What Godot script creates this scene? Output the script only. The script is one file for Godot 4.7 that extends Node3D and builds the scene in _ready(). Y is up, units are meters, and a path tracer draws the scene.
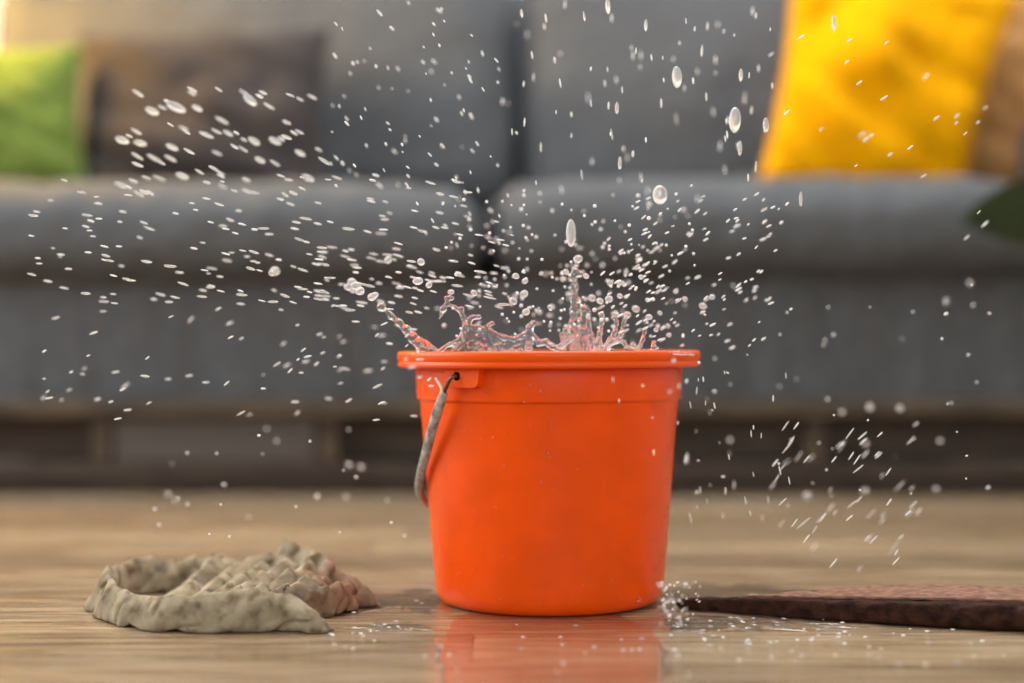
extends Node3D
# A bucket overflowing with splashing water on a plank floor, two wet cloths beside it, a grey sofa behind.

const F := 1600.0        # focal length in pixels of a 1024 x 683 frame
const EYE := 0.2532      # camera height
const HOR := 347.0       # row of the horizon

var M := {}
var names := {}
var rng := RandomNumberGenerator.new()


# ---------------------------------------------------------------- small helpers
func pt(x: float, y: float, d: float) -> Vector3:          # pixel and distance -> point
	return Vector3((x - 512.0) / F * d, EYE + (HOR - y) / F * d, -d)

func fl(x: float, y: float) -> Vector3:                    # pixel -> point on the floor
	return pt(x, y, F * EYE / (y - HOR))

func numbered(called: String) -> String:
	var n: int = names.get(called, 0)
	names[called] = n + 1
	return called if n == 0 else "%s_%03d" % [called, n]

func tag(o: Node, label: String, category := "", group := "", kind := "") -> Node:
	if label: o.set_meta("label", label)
	if category: o.set_meta("category", category)
	if group: o.set_meta("group", group)
	if kind: o.set_meta("kind", kind)
	return o

func thing(called: String, label: String, category: String, at := Vector3.ZERO, group := "") -> Node3D:
	var o := Node3D.new()
	o.name = numbered(called)
	add_child(o)
	o.position = at
	tag(o, label, category, group)
	return o

func put(called: String, mesh: Mesh, mat: Material, parent: Node = null) -> MeshInstance3D:
	var o := MeshInstance3D.new()
	o.mesh = mesh
	o.material_override = mat
	o.cast_shadow = GeometryInstance3D.SHADOW_CASTING_SETTING_ON
	if parent == null:
		o.name = numbered(called)
		add_child(o)
	else:
		o.name = called
		parent.add_child(o, true)
	return o

func structure(called: String, mesh: Mesh, mat: Material) -> MeshInstance3D:
	var o := put(called, mesh, mat)
	o.set_meta("kind", "structure")
	return o

# vertices + triangles -> smooth mesh whose faces look outwards
func solid(v: PackedVector3Array, idx: PackedInt32Array, uv = null, col = null, open := false) -> ArrayMesh:
	var vol := 0.0
	var mid := v[0]
	for i in range(0, idx.size(), 3):
		vol += (v[idx[i]] - mid).dot((v[idx[i + 1]] - mid).cross(v[idx[i + 2]] - mid))
	if vol > 0.0 and not open:
		for i in range(0, idx.size(), 3):
			var s := idx[i + 1]
			idx[i + 1] = idx[i + 2]
			idx[i + 2] = s
	var n := PackedVector3Array()
	n.resize(v.size())
	for i in range(0, idx.size(), 3):
		var a := idx[i]
		var b := idx[i + 1]
		var c := idx[i + 2]
		var q := (v[c] - v[a]).cross(v[b] - v[a])
		n[a] += q
		n[b] += q
		n[c] += q
	for i in n.size():
		n[i] = n[i].normalized() if n[i].length_squared() > 1e-24 else Vector3.UP
	var arr := []
	arr.resize(Mesh.ARRAY_MAX)
	arr[Mesh.ARRAY_VERTEX] = v
	arr[Mesh.ARRAY_NORMAL] = n
	arr[Mesh.ARRAY_INDEX] = idx
	if uv != null: arr[Mesh.ARRAY_TEX_UV] = uv
	if col != null: arr[Mesh.ARRAY_COLOR] = col
	var m := ArrayMesh.new()
	m.add_surface_from_arrays(Mesh.PRIMITIVE_TRIANGLES, arr)
	return m

# box with chamfered edges, flat shaded
func box(size: Vector3, ch := 0.004, at := Vector3.ZERO) -> ArrayMesh:
	var st := SurfaceTool.new()
	st.begin(Mesh.PRIMITIVE_TRIANGLES)
	st.set_smooth_group(-1)
	var h := size / 2.0
	ch = minf(ch, minf(h.x, minf(h.y, h.z)) * 0.9)
	var P := func(sx: int, sy: int, sz: int, k: int) -> Vector3:
		var p := Vector3(h.x * sx, h.y * sy, h.z * sz)
		if k != 0: p.x -= ch * sx
		if k != 1: p.y -= ch * sy
		if k != 2: p.z -= ch * sz
		return p + at
	var quad := func(a: Vector3, b: Vector3, c: Vector3, d: Vector3) -> void:
		var nn := (b - a).cross(c - a)
		var o := (a + b + c + d) / 4.0 - at
		var L := [a, c, b, a, d, c] if nn.dot(o) > 0 else [a, b, c, a, c, d]
		for p in L: st.add_vertex(p)
	for s in [-1, 1]:
		quad.call(P.call(s, -1, -1, 0), P.call(s, 1, -1, 0), P.call(s, 1, 1, 0), P.call(s, -1, 1, 0))
		quad.call(P.call(-1, s, -1, 1), P.call(1, s, -1, 1), P.call(1, s, 1, 1), P.call(-1, s, 1, 1))
		quad.call(P.call(-1, -1, s, 2), P.call(1, -1, s, 2), P.call(1, 1, s, 2), P.call(-1, 1, s, 2))
		for t in [-1, 1]:
			quad.call(P.call(s, t, -1, 0), P.call(s, t, 1, 0), P.call(s, t, 1, 1), P.call(s, t, -1, 1))
			quad.call(P.call(s, -1, t, 0), P.call(s, 1, t, 0), P.call(s, 1, t, 2), P.call(s, -1, t, 2))
			quad.call(P.call(-1, s, t, 1), P.call(1, s, t, 1), P.call(1, s, t, 2), P.call(-1, s, t, 2))
			for u in [-1, 1]:
				var a: Vector3 = P.call(s, t, u, 0)
				var b: Vector3 = P.call(s, t, u, 1)
				var c: Vector3 = P.call(s, t, u, 2)
				var o := (a + b + c) / 3.0 - at
				var L := [a, c, b] if (b - a).cross(c - a).dot(o) > 0 else [a, b, c]
				for p in L: st.add_vertex(p)
	st.generate_normals()
	return st.commit()

# profile [r, y] turned round the y axis; uv.x round, uv.y along
func lathe(prof: Array, n := 96) -> ArrayMesh:
	var v := PackedVector3Array()
	var uv := PackedVector2Array()
	var idx := PackedInt32Array()
	var m := prof.size()
	var length := 0.0
	var along := [0.0]
	for j in range(1, m):
		length += (Vector2(prof[j][0], prof[j][1]) - Vector2(prof[j - 1][0], prof[j - 1][1])).length()
		along.append(length)
	for i in n + 1:
		var a := TAU * i / n
		for j in m:
			v.append(Vector3(-sin(a) * prof[j][0], prof[j][1], -cos(a) * prof[j][0]))
			uv.append(Vector2(float(i) / n, along[j] / length))
	for i in n:
		for j in m - 1:
			var a := i * m + j
			var b := a + m
			idx.append_array([a, b, a + 1, a + 1, b, b + 1])
	return solid(v, idx, uv)

# tube of elliptic section along a smooth path; pts: [Vector3, r] ; flat = second radius / first
func tube(pts: Array, sides := 12, step := 6, flat := 1.0, up := Vector3.UP) -> ArrayMesh:
	var c := []
	for i in pts.size() - 1:
		for s in step:
			var t := float(s) / step
			var p0 = pts[maxi(i - 1, 0)]
			var p3 = pts[mini(i + 2, pts.size() - 1)]
			var q: Vector3 = (pts[i][0] as Vector3).cubic_interpolate(pts[i + 1][0], p0[0], p3[0], t)
			c.append([q, lerpf(pts[i][1], pts[i + 1][1], t)])
	c.append(pts[-1])
	var v := PackedVector3Array()
	var idx := PackedInt32Array()
	for i in c.size():
		var d: Vector3 = (c[mini(i + 1, c.size() - 1)][0] - c[maxi(i - 1, 0)][0]).normalized()
		var x := d.cross(up)
		x = x.normalized() if x.length() > 0.01 else d.cross(Vector3.RIGHT).normalized()
		var y := x.cross(d).normalized()
		for k in sides:
			var a := TAU * k / sides
			v.append(c[i][0] + (x * cos(a) + y * sin(a) * flat) * c[i][1])
	for i in c.size() - 1:
		for k in sides:
			var a := i * sides + k
			var b := i * sides + (k + 1) % sides
			idx.append_array([a, b, a + sides, b, b + sides, a + sides])
	var e := v.size()
	v.append(c[0][0])
	v.append(c[-1][0])
	for k in sides:
		idx.append_array([e, (k + 1) % sides, k, e + 1, (c.size() - 1) * sides + k, (c.size() - 1) * sides + (k + 1) % sides])
	return solid(v, idx)

# upholstered block: rounded box that swells, with soft dents
func cushion(half: Vector3, r: float, swell: Vector3, dent: float, freq: Vector3, sd: int, n := 26, droop := 0.0) -> ArrayMesh:
	var nz := FastNoiseLite.new()
	nz.seed = sd
	nz.frequency = 1.0
	nz.fractal_octaves = 3
	var v := PackedVector3Array()
	var idx := PackedInt32Array()
	var seen := {}
	for f in 6:
		var ax := f / 2
		var s := -1.0 if f % 2 else 1.0
		var ids := []
		for i in n + 1:
			for j in n + 1:
				var a := tan((2.0 * i / n - 1.0) * 0.9) / tan(0.9)
				var b := tan((2.0 * j / n - 1.0) * 0.9) / tan(0.9)
				var c := Vector3(s, a, b) if ax == 0 else Vector3(b, s, a) if ax == 1 else Vector3(a, b, s)
				var key := Vector3i((c * 20000.0).round())
				if not seen.has(key):
					var q := c * half
					var inner := q.clamp(-(half - Vector3.ONE * r), half - Vector3.ONE * r)
					var p := inner + (q - inner).normalized() * r
					var u := p / half
					p.x += swell.x * u.x * (1 - u.y * u.y) * (1 - u.z * u.z)
					p.y += swell.y * u.y * (1 - u.x * u.x) * (1 - u.z * u.z)
					p.z += swell.z * u.z * (1 - u.x * u.x) * (1 - u.y * u.y)
					p.y -= droop * pow(absf(u.x), 6.0) * (u.y * 0.5 + 0.5)
					p += (q - inner).normalized() * nz.get_noise_3dv(p * freq) * dent
					seen[key] = v.size()
					v.append(p)
				ids.append(seen[key])
		for i in n:
			for j in n:
				var a: int = ids[i * (n + 1) + j]
				var b: int = ids[(i + 1) * (n + 1) + j]
				idx.append_array([a, b, a + 0, a, a, a] if false else [a, b, ids[(i + 1) * (n + 1) + j + 1], a, ids[(i + 1) * (n + 1) + j + 1], ids[i * (n + 1) + j + 1]])
	return solid(v, idx)

# throw pillow: two swollen faces that meet at a seam, corners drawn out
func pillow(w: float, h: float, t: float, sd: int, crease := 0.012, taper := 0.0, n := 40) -> ArrayMesh:
	var nz := FastNoiseLite.new()
	nz.seed = sd
	nz.frequency = 1.0
	nz.fractal_octaves = 2
	var v := PackedVector3Array()
	var idx := PackedInt32Array()
	var m := n + 1
	for s in [1.0, -1.0]:
		for i in m:
			for j in m:
				var a := sin((2.0 * i / n - 1.0) * PI / 2)
				var b := sin((2.0 * j / n - 1.0) * PI / 2)
				var x := a * w / 2 * (1.0 - 0.09 * (1 - b * b)) * (1.0 + taper * b)
				var y := b * h / 2 * (1.0 - 0.09 * (1 - a * a))
				var q := pow(maxf((1 - a * a) * (1 - b * b), 0.0), 0.42)
				var g := nz.get_noise_3d(x * 3.2 + y * 4.6, y * 2.2 - x * 1.6, s * 7)
				var z: float = s * (t * q + crease * q * (absf(g) * 3.0 - 1.0) * 1.6)
				v.append(Vector3(x, y, z))
	for f in 2:
		for i in n:
			for j in n:
				var a := f * m * m + i * m + j
				var q := [a, a + m, a + m + 1, a, a + m + 1, a + 1]
				idx.append_array(q if f == 0 else [q[0], q[2], q[1], q[3], q[5], q[4]])
	return solid(v, idx)

# outline of a pillow's seam as a thin cord
func seam(w: float, h: float, r := 0.004, taper := 0.0) -> ArrayMesh:
	var p := []
	for k in 65:
		var side := k / 16 % 4
		var t := sin((2.0 * (k % 16) / 16.0 - 1.0) * PI / 2)
		var c := Vector2(t, -1) if side == 0 else Vector2(1, t) if side == 1 else Vector2(-t, 1) if side == 2 else Vector2(-1, -t)
		p.append([Vector3(c.x * w / 2 * (1.0 - 0.09 * (1 - c.y * c.y)) * (1.0 + taper * c.y), c.y * h / 2 * (1.0 - 0.09 * (1 - c.x * c.x)), 0), r])
	return tube(p, 8, 2, 1.0, Vector3.BACK)


# ---------------------------------------------------------------- soft fields meshed as surface nets
# caps: [a, ra, b, rb] tapered capsules.  folds: [a, Ha, Wa, b, Hb, Wb, lean] ridges that stand on y = 0 with an elliptic section
func field(lo: Vector3, hi: Vector3, cell: float, k: float, caps: Array, folds: Array, bumps := 0.0, bump_freq := 60.0, sd := 1, fine := 0.0, stained := false, sharp := false) -> ArrayMesh:
	var nx := int((hi.x - lo.x) / cell) + 2
	var ny := int((hi.y - lo.y) / cell) + 2
	var nz := int((hi.z - lo.z) / cell) + 2
	var acc := PackedFloat32Array()
	acc.resize(nx * ny * nz)
	var pad := 4.0 / k
	for c in caps:
		var a: Vector3 = c[0]
		var b: Vector3 = c[2]
		var ra: float = c[1]
		var rb: float = c[3]
		var rm := maxf(ra, rb) + pad
		var l := ((a.min(b) - Vector3.ONE * rm - lo) / cell).floor()
		var h := ((a.max(b) + Vector3.ONE * rm - lo) / cell).ceil()
		var ab := b - a
		var q := maxf(ab.length_squared(), 1e-12)
		for i in range(maxi(int(l.x), 0), mini(int(h.x), nx - 1) + 1):
			for j in range(maxi(int(l.y), 0), mini(int(h.y), ny - 1) + 1):
				var at := (i * ny + j) * nz
				for m in range(maxi(int(l.z), 0), mini(int(h.z), nz - 1) + 1):
					var p := lo + Vector3(i, j, m) * cell
					var t := clampf((p - a).dot(ab) / q, 0.0, 1.0)
					var d := (p - a - ab * t).length() - lerpf(ra, rb, t)
					if d < pad: acc[at + m] += exp(-k * d)
	for c in folds:
		var a: Vector3 = c[0]
		var b: Vector3 = c[3]
		var wm := maxf(c[2], c[5])
		var hm := maxf(c[1], c[4]) + pad
		var lean: Vector3 = c[6]
		var reach := Vector3(wm + pad + absf(lean.x) * hm, 0, wm + pad + absf(lean.z) * hm)
		var l := ((a.min(b) - reach - lo) / cell).floor()
		var h := ((a.max(b) + reach - lo) / cell).ceil()
		var ab := Vector2(b.x - a.x, b.z - a.z)
		var q := maxf(ab.length_squared(), 1e-12)
		for i in range(maxi(int(l.x), 0), mini(int(h.x), nx - 1) + 1):
			for j in range(0, mini(int((hm - lo.y) / cell) + 1, ny - 1) + 1):
				var at := (i * ny + j) * nz
				var y := lo.y + j * cell
				for m in range(maxi(int(l.z), 0), mini(int(h.z), nz - 1) + 1):
					var p := Vector2(lo.x + i * cell - a.x - lean.x * y, lo.z + m * cell - a.z - lean.z * y)
					var t := clampf(p.dot(ab) / q, 0.0, 1.0)
					var H := lerpf(c[1], c[4], t)
					var W := lerpf(c[2], c[5], t)
					var e := (p - ab * t).length() / W
					var g := y / H
					var d := (pow(pow(e, 1.35) + g * g, 0.6) - 1.0) * minf(H, W)
					d = maxf(d, -y)
					if d < pad: acc[at + m] += exp(-k * d)
	var ns := FastNoiseLite.new()
	ns.seed = sd
	ns.frequency = 1.0
	ns.fractal_octaves = 2
	var far := 9.0
	for i in nx:
		for j in ny:
			for m in nz:
				var at := (i * ny + j) * nz + m
				var s := acc[at]
				var d := far
				if s > 1e-6:
					d = -log(s) / k
					if bumps > 0.0 and absf(d) < bumps * 1.5 + cell * 2.0:
						var p := (lo + Vector3(i, j, m) * cell) * bump_freq
						if sharp:      # slack cloth: long wrinkles with rounded crests and narrow valleys
							var w := ns.get_noise_3d(p.x * 0.4, p.y * 0.4, p.z * 0.4)
							var f1 := 1.0 - absf(sin((p.x * 1.3 - p.z * 1.4 - p.y * 1.6) * 1.1 + 2.6 * w))
							d += bumps * (f1 * f1 * 0.9 + w * 0.9 - 0.2)
						else:
							d += bumps * 1.2 * ns.get_noise_3d(p.x, p.y, p.z)
						if fine > 0.0: d += fine * ns.get_noise_3d(p.x * 3.1 + 9.0, p.y * 3.1, p.z * 3.1)
				if j == 0 or i == 0 or m == 0 or i == nx - 1 or j == ny - 1 or m == nz - 1: d = maxf(d, cell * 0.3)
				acc[at] = d
	var vid := PackedInt32Array()
	vid.resize(nx * ny * nz)
	vid.fill(-1)
	var v := PackedVector3Array()
	var near := cell * 2.2
	var off := [0, nz * ny, nz, nz * ny + nz, 1, nz * ny + 1, nz + 1, nz * ny + nz + 1]
	var cor := [Vector3(0, 0, 0), Vector3(1, 0, 0), Vector3(0, 1, 0), Vector3(1, 1, 0), Vector3(0, 0, 1), Vector3(1, 0, 1), Vector3(0, 1, 1), Vector3(1, 1, 1)]
	var edges := [[0, 1], [2, 3], [4, 5], [6, 7], [0, 2], [1, 3], [4, 6], [5, 7], [0, 4], [1, 5], [2, 6], [3, 7]]
	var cells := []
	for i in nx - 1:
		for j in ny - 1:
			for m in nz - 1:
				var at := (i * ny + j) * nz + m
				if acc[at] == far or (absf(acc[at]) > near + bumps * 2.0 and acc[at] < far): 
					if acc[at] != far: continue
				var neg := 0
				for o in 8:
					if acc[at + off[o]] < 0.0: neg += 1
				if neg == 0 or neg == 8: continue
				var sum := Vector3.ZERO
				var cnt := 0
				for e in edges:
					var d0 := acc[at + off[e[0]]]
					var d1 := acc[at + off[e[1]]]
					if (d0 < 0.0) != (d1 < 0.0):
						if d1 > 8.0: d1 = cell
						if d0 > 8.0: d0 = cell
						sum += (cor[e[0]] as Vector3).lerp(cor[e[1]], d0 / (d0 - d1))
						cnt += 1
				vid[at] = v.size()
				v.append(lo + (Vector3(i, j, m) + sum / cnt) * cell)
				cells.append(at)
	var idx := PackedInt32Array()
	var sx := ny * nz
	var sy := nz
	for at in cells:
		for ax in 3:
			var st: int = [sx, sy, 1][ax]
			var b1: int = [sy, 1, sx][ax]
			var b2: int = [1, sx, sy][ax]
			var d0 := acc[at]
			var d1 := acc[at + st]
			if (d0 < 0.0) == (d1 < 0.0): continue
			var q0 := vid[at]
			var q1 := vid[at - b1]
			var q2 := vid[at - b1 - b2]
			var q3 := vid[at - b2]
			if q0 < 0 or q1 < 0 or q2 < 0 or q3 < 0: continue
			if d0 < 0.0: idx.append_array([q0, q1, q2, q0, q2, q3])
			else: idx.append_array([q0, q2, q1, q0, q3, q2])
	var col = null
	if stained:
		col = PackedColorArray()
		for p in v: col.append(rag_stain(p))
	return solid(v, idx, null, col)


# ---------------------------------------------------------------- materials
func noise_tex(freq: float, colors: Array, offs: Array, sd: int, oct := 4, size := 512, warp := 0.0) -> NoiseTexture2D:
	var f := FastNoiseLite.new()
	f.seed = sd
	f.frequency = freq
	f.fractal_octaves = oct
	if warp > 0.0:
		f.domain_warp_enabled = true
		f.domain_warp_amplitude = warp
		f.domain_warp_frequency = freq
	var g := Gradient.new()
	g.offsets = PackedFloat32Array(offs)
	g.colors = PackedColorArray(colors)
	var t := NoiseTexture2D.new()
	t.width = size
	t.height = size
	t.seamless = true
	t.noise = f
	t.color_ramp = g
	return t

func mat(called: String, c: Color, rough: float) -> StandardMaterial3D:
	var m := StandardMaterial3D.new()
	m.resource_name = called
	m.albedo_color = c
	m.roughness = rough
	M[called] = m
	return m

func tri(m: StandardMaterial3D, scale: Vector3, world := false) -> StandardMaterial3D:
	m.uv1_triplanar = true
	m.uv1_world_triplanar = world
	m.uv1_scale = scale
	return m

func make_materials() -> void:
	# cloth weave relief shared by the upholstery
	var weave := noise_tex(0.09, [Color.BLACK, Color.WHITE], [0.2, 0.8], 5, 3, 256)
	var mottled := noise_tex(0.012, [Color(0.90, 0.90, 0.90), Color(1, 1, 1)], [0.3, 0.7], 9, 4, 512)
	for d in [["sofa", Color(0.35, 0.355, 0.363)], ["brown_pillow", Color(0.25, 0.23, 0.225)], ["yellow", Color(0.895, 0.625, 0.0)],
			["tan", Color(0.66, 0.49, 0.31)], ["green", Color(0.40, 0.47, 0.22)]]:
		var m := tri(mat(d[0], d[1], 0.95), Vector3.ONE * 6.0)
		m.albedo_texture = mottled
		m.heightmap_enabled = true
		m.heightmap_texture = weave
		m.heightmap_scale = 0.03
		m.rim_enabled = true
		m.rim = 0.12
		m.rim_tint = 0.6
		m.metallic_specular = 0.2
	# floor planks: grain along x
	var warm := [Color(0.50, 0.41, 0.305), Color(0.555, 0.472, 0.368), Color(0.59, 0.51, 0.408), Color(0.64, 0.56, 0.46)]
	for k in 5:
		var sh: Array = []
		var t: float = [0.0, 0.05, -0.05, 0.025, -0.02][k]
		for c in warm: sh.append(Color(c.r + t, c.g + t * 0.95, c.b + t * 0.8))
		var m := tri(mat("plank_%d" % k, Color.WHITE, 0.42), Vector3(0.55, 4.0, 5.5), true)
		m.uv1_offset = Vector3(0.21 * k, 0.13 * k, 0.37 * k)
		m.albedo_texture = noise_tex(0.018, sh, [0.25, 0.45, 0.6, 0.8], 30 + k, 6, 512, 20.0)
		m.roughness = 1.0
		m.roughness_texture = noise_tex(0.02, [Color(0.11, 0.11, 0.11), Color(0.27, 0.27, 0.27)], [0.3, 0.75], 60 + k, 4, 256)
		m.heightmap_enabled = true
		m.heightmap_texture = noise_tex(0.03, [Color.BLACK, Color.WHITE], [0.2, 0.8], 80, 5, 512)
		m.heightmap_scale = 0.05
	mat("joint", Color(0.16, 0.11, 0.07), 0.8)
	mat("wall", Color(0.86, 0.85, 0.82), 0.9)
	mat("ceiling", Color(0.93, 0.92, 0.9), 0.9)
	mat("trim", Color(0.9, 0.9, 0.88), 0.5)
	var bw := tri(mat("base_wood", Color.WHITE, 0.7), Vector3(1.2, 8.0, 8.0))
	bw.albedo_texture = noise_tex(0.02, [Color(0.20, 0.155, 0.105), Color(0.31, 0.25, 0.175)], [0.3, 0.7], 14, 5, 256)
	var dw := tri(mat("dark_wood", Color.WHITE, 0.8), Vector3(1.2, 8.0, 8.0))
	dw.albedo_texture = noise_tex(0.02, [Color(0.20, 0.16, 0.13), Color(0.27, 0.22, 0.18)], [0.3, 0.7], 15, 5, 256)
	mat("drawer_front", Color(0.29, 0.265, 0.245), 0.7)
	# bucket plastic: evenly dyed orange, faintly mottled
	var o := mat("orange", Color(0.93, 0.31, 0.0), 0.34)
	o.albedo_texture = noise_tex(0.02, [Color(0.96, 0.96, 0.96), Color(1, 1, 1)], [0.3, 0.7], 3, 5, 512)
	o.metallic_specular = 0.35
	o.heightmap_enabled = true
	o.heightmap_texture = noise_tex(0.03, [Color.BLACK, Color.WHITE], [0.2, 0.8], 41, 4, 256)
	o.heightmap_scale = 0.02
	var op := mat("orange_plain", Color(0.91, 0.32, 0.0), 0.36)
	op.metallic_specular = 0.35
	var hp := tri(mat("handle_plastic", Color.WHITE, 0.55), Vector3.ONE * 12)
	hp.albedo_texture = noise_tex(0.03, [Color(0.36, 0.33, 0.30), Color(0.60, 0.57, 0.53), Color(0.72, 0.69, 0.65)], [0.25, 0.5, 0.75], 22, 4, 256)
	var wire := mat("wire", Color(0.42, 0.36, 0.31), 0.45)
	wire.metallic = 0.8
	mat("frayed", Color(0.80, 0.70, 0.58), 0.7)
	# water
	var w := mat("water", Color(1.0, 1.0, 1.0, 0.05), 0.0)
	w.transparency = BaseMaterial3D.TRANSPARENCY_ALPHA
	w.refraction_enabled = true
	w.refraction_scale = 0.033
	var d := mat("drop", Color(1, 1, 1, 0.28), 0.0)
	d.transparency = BaseMaterial3D.TRANSPARENCY_ALPHA
	d.refraction_enabled = true
	d.refraction_scale = 0.033
	var sp := mat("spray", Color(1, 1, 1, 0.7), 0.0)
	sp.transparency = BaseMaterial3D.TRANSPARENCY_ALPHA
	sp.refraction_enabled = true
	sp.refraction_scale = 0.033
	var film := mat("water_film", Color(0.20, 0.13, 0.08, 0.08), 0.12)
	film.transparency = BaseMaterial3D.TRANSPARENCY_ALPHA
	var pane := mat("pane", Color(0.9, 0.95, 0.95, 0.08), 0.02)
	pane.transparency = BaseMaterial3D.TRANSPARENCY_ALPHA
	# cloths
	var rag := tri(mat("rag_cloth", Color.WHITE, 0.95), Vector3.ONE * 9.0)
	rag.vertex_color_use_as_albedo = true
	rag.albedo_texture = noise_tex(0.008, [Color(0.62, 0.59, 0.55), Color(0.88, 0.86, 0.84), Color(1, 1, 1)], [0.22, 0.42, 0.7], 77, 5, 512)
	rag.heightmap_enabled = true
	rag.heightmap_texture = noise_tex(0.12, [Color.BLACK, Color.WHITE], [0.2, 0.8], 6, 3, 512)
	rag.heightmap_scale = 0.02
	rag.metallic_specular = 0.25
	var br := tri(mat("brown_cloth", Color.WHITE, 0.75), Vector3(6, 6, 6))
	br.albedo_texture = noise_tex(0.02, [Color(0.38, 0.25, 0.18), Color(0.48, 0.33, 0.25), Color(0.55, 0.395, 0.305)], [0.25, 0.5, 0.75], 71, 5, 512)
	br.heightmap_enabled = true
	br.heightmap_texture = noise_tex(0.08, [Color.BLACK, Color.WHITE], [0.2, 0.8], 7, 4, 512)
	br.heightmap_scale = 0.05
	var so := tri(mat("soaked_shaded_cloth", Color.WHITE, 0.6), Vector3(6, 6, 6))  # wet brown, darkened further to hold the shade of the front face
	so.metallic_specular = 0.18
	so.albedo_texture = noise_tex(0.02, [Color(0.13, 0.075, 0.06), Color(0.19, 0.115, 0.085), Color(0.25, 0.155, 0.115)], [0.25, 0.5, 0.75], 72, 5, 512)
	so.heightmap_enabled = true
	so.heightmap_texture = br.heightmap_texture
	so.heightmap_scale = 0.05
	var leaf := mat("leaf", Color(0.10, 0.20, 0.09), 0.4)
	leaf.backlight_enabled = true
	leaf.backlight = Color(0.06, 0.12, 0.03)
	mat("stem", Color(0.22, 0.26, 0.12), 0.7)
	mat("pot", Color(0.75, 0.73, 0.70), 0.6)
	mat("soil", Color(0.13, 0.09, 0.06), 1.0)
	var lm := mat("added_lamp_metal", Color(0.2, 0.18, 0.15), 0.4)
	lm.metallic = 0.8
	var lg := mat("added_lamp_glow", Color(1.0, 0.9, 0.65), 0.6)  # globe of the added, unseen lamp
	lg.emission_enabled = true
	lg.emission = Color(1.0, 0.80, 0.42)
	lg.emission_energy_multiplier = 3.0


# ---------------------------------------------------------------- the room
func window_light(at: Vector3, look: Vector3, size: Vector2, energy: float, color: Color) -> void:
	var a := AreaLight3D.new()
	a.name = "window_daylight"
	add_child(a, true)
	a.look_at_from_position(at, at + look, Vector3.UP if absf(look.y) < 0.9 else Vector3.BACK)
	a.area_size = size
	a.light_energy = energy
	a.light_color = color
	a.area_range = 12.0
	a.shadow_enabled = true

func _ready() -> void:
	# camera
	var cam := Camera3D.new()
	cam.name = "camera"
	add_child(cam)
	cam.position = Vector3(0, EYE, 0)
	cam.rotation.x = atan((HOR - 341.5) / F)
	cam.near = 0.05
	cam.far = 60.0
	var ca := CameraAttributesPhysical.new()
	ca.frustum_focal_length = 24.0 / (2.0 * 341.5 / F)
	ca.frustum_focus_distance = 1.48
	ca.exposure_aperture = ca.frustum_focal_length / 42.0
	cam.attributes = ca
	cam.fov = rad_to_deg(2.0 * atan(341.5 / F))
	cam.current = true
	# sky
	var we := WorldEnvironment.new()
	we.name = "world"
	var env := Environment.new()
	env.background_mode = Environment.BG_SKY
	var sky := Sky.new()
	var sm := ProceduralSkyMaterial.new()
	sm.sky_top_color = Color(0.55, 0.68, 0.86)
	sm.sky_horizon_color = Color(0.85, 0.88, 0.92)
	sm.ground_bottom_color = Color(0.45, 0.43, 0.40)
	sm.ground_horizon_color = Color(0.7, 0.7, 0.68)
	sky.sky_material = sm
	env.sky = sky
	env.tonemap_mode = Environment.TONE_MAPPER_LINEAR
	env.tonemap_exposure = 1.0
	env.sdfgi_enabled = true
	env.ssao_enabled = true
	env.ssil_enabled = true
	we.environment = env
	add_child(we)
	# daylight through the windows and the skylight (each just inside its pane)
	window_light(Vector3(-2.44, 1.45, -1.9), Vector3.RIGHT, Vector2(2.3, 1.7), 9.0, Color(0.95, 0.975, 1.0))
	window_light(Vector3(0.7, 1.5, 2.34), Vector3.FORWARD, Vector2(2.6, 1.5), 5.0, Color(0.95, 0.975, 1.0))
	window_light(Vector3(0.2, 2.54, -2.35), Vector3.DOWN, Vector2(1.8, 1.1), 7.5, Color(0.96, 0.98, 1.0))

	make_materials()
	build_room()
	build_sofa()
	build_pillows()
	build_bucket()
	build_splash()
	build_cloths()
	build_wet_floor()
	build_plant()
	build_added_lamp()
	build_drops()


func wall_with_hole(called: String, size: Vector2, hole: Rect2, thick: float, xf: Transform3D) -> void:
	# size: width x height, hole in the wall's own plane (origin bottom centre)
	var st := SurfaceTool.new()
	st.begin(Mesh.PRIMITIVE_TRIANGLES)
	var hw := size.x / 2
	var parts := []
	if hole.size.x > 0:
		parts = [Rect2(-hw, 0, hole.position.x + hw, size.y), Rect2(hole.end.x, 0, hw - hole.end.x, size.y),
			Rect2(hole.position.x, 0, hole.size.x, hole.position.y), Rect2(hole.position.x, hole.end.y, hole.size.x, size.y - hole.end.y)]
	else:
		parts = [Rect2(-hw, 0, size.x, size.y)]
	for r in parts:
		if r.size.x < 0.001 or r.size.y < 0.001: continue
		var c: Vector2 = r.position + r.size / 2
		st.append_from(box(Vector3(r.size.x, r.size.y, thick), 0.0005, Vector3(c.x, c.y, 0)), 0, xf)
	structure(called, st.commit(), M.ceiling if called == "ceiling" else M.wall)

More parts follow.
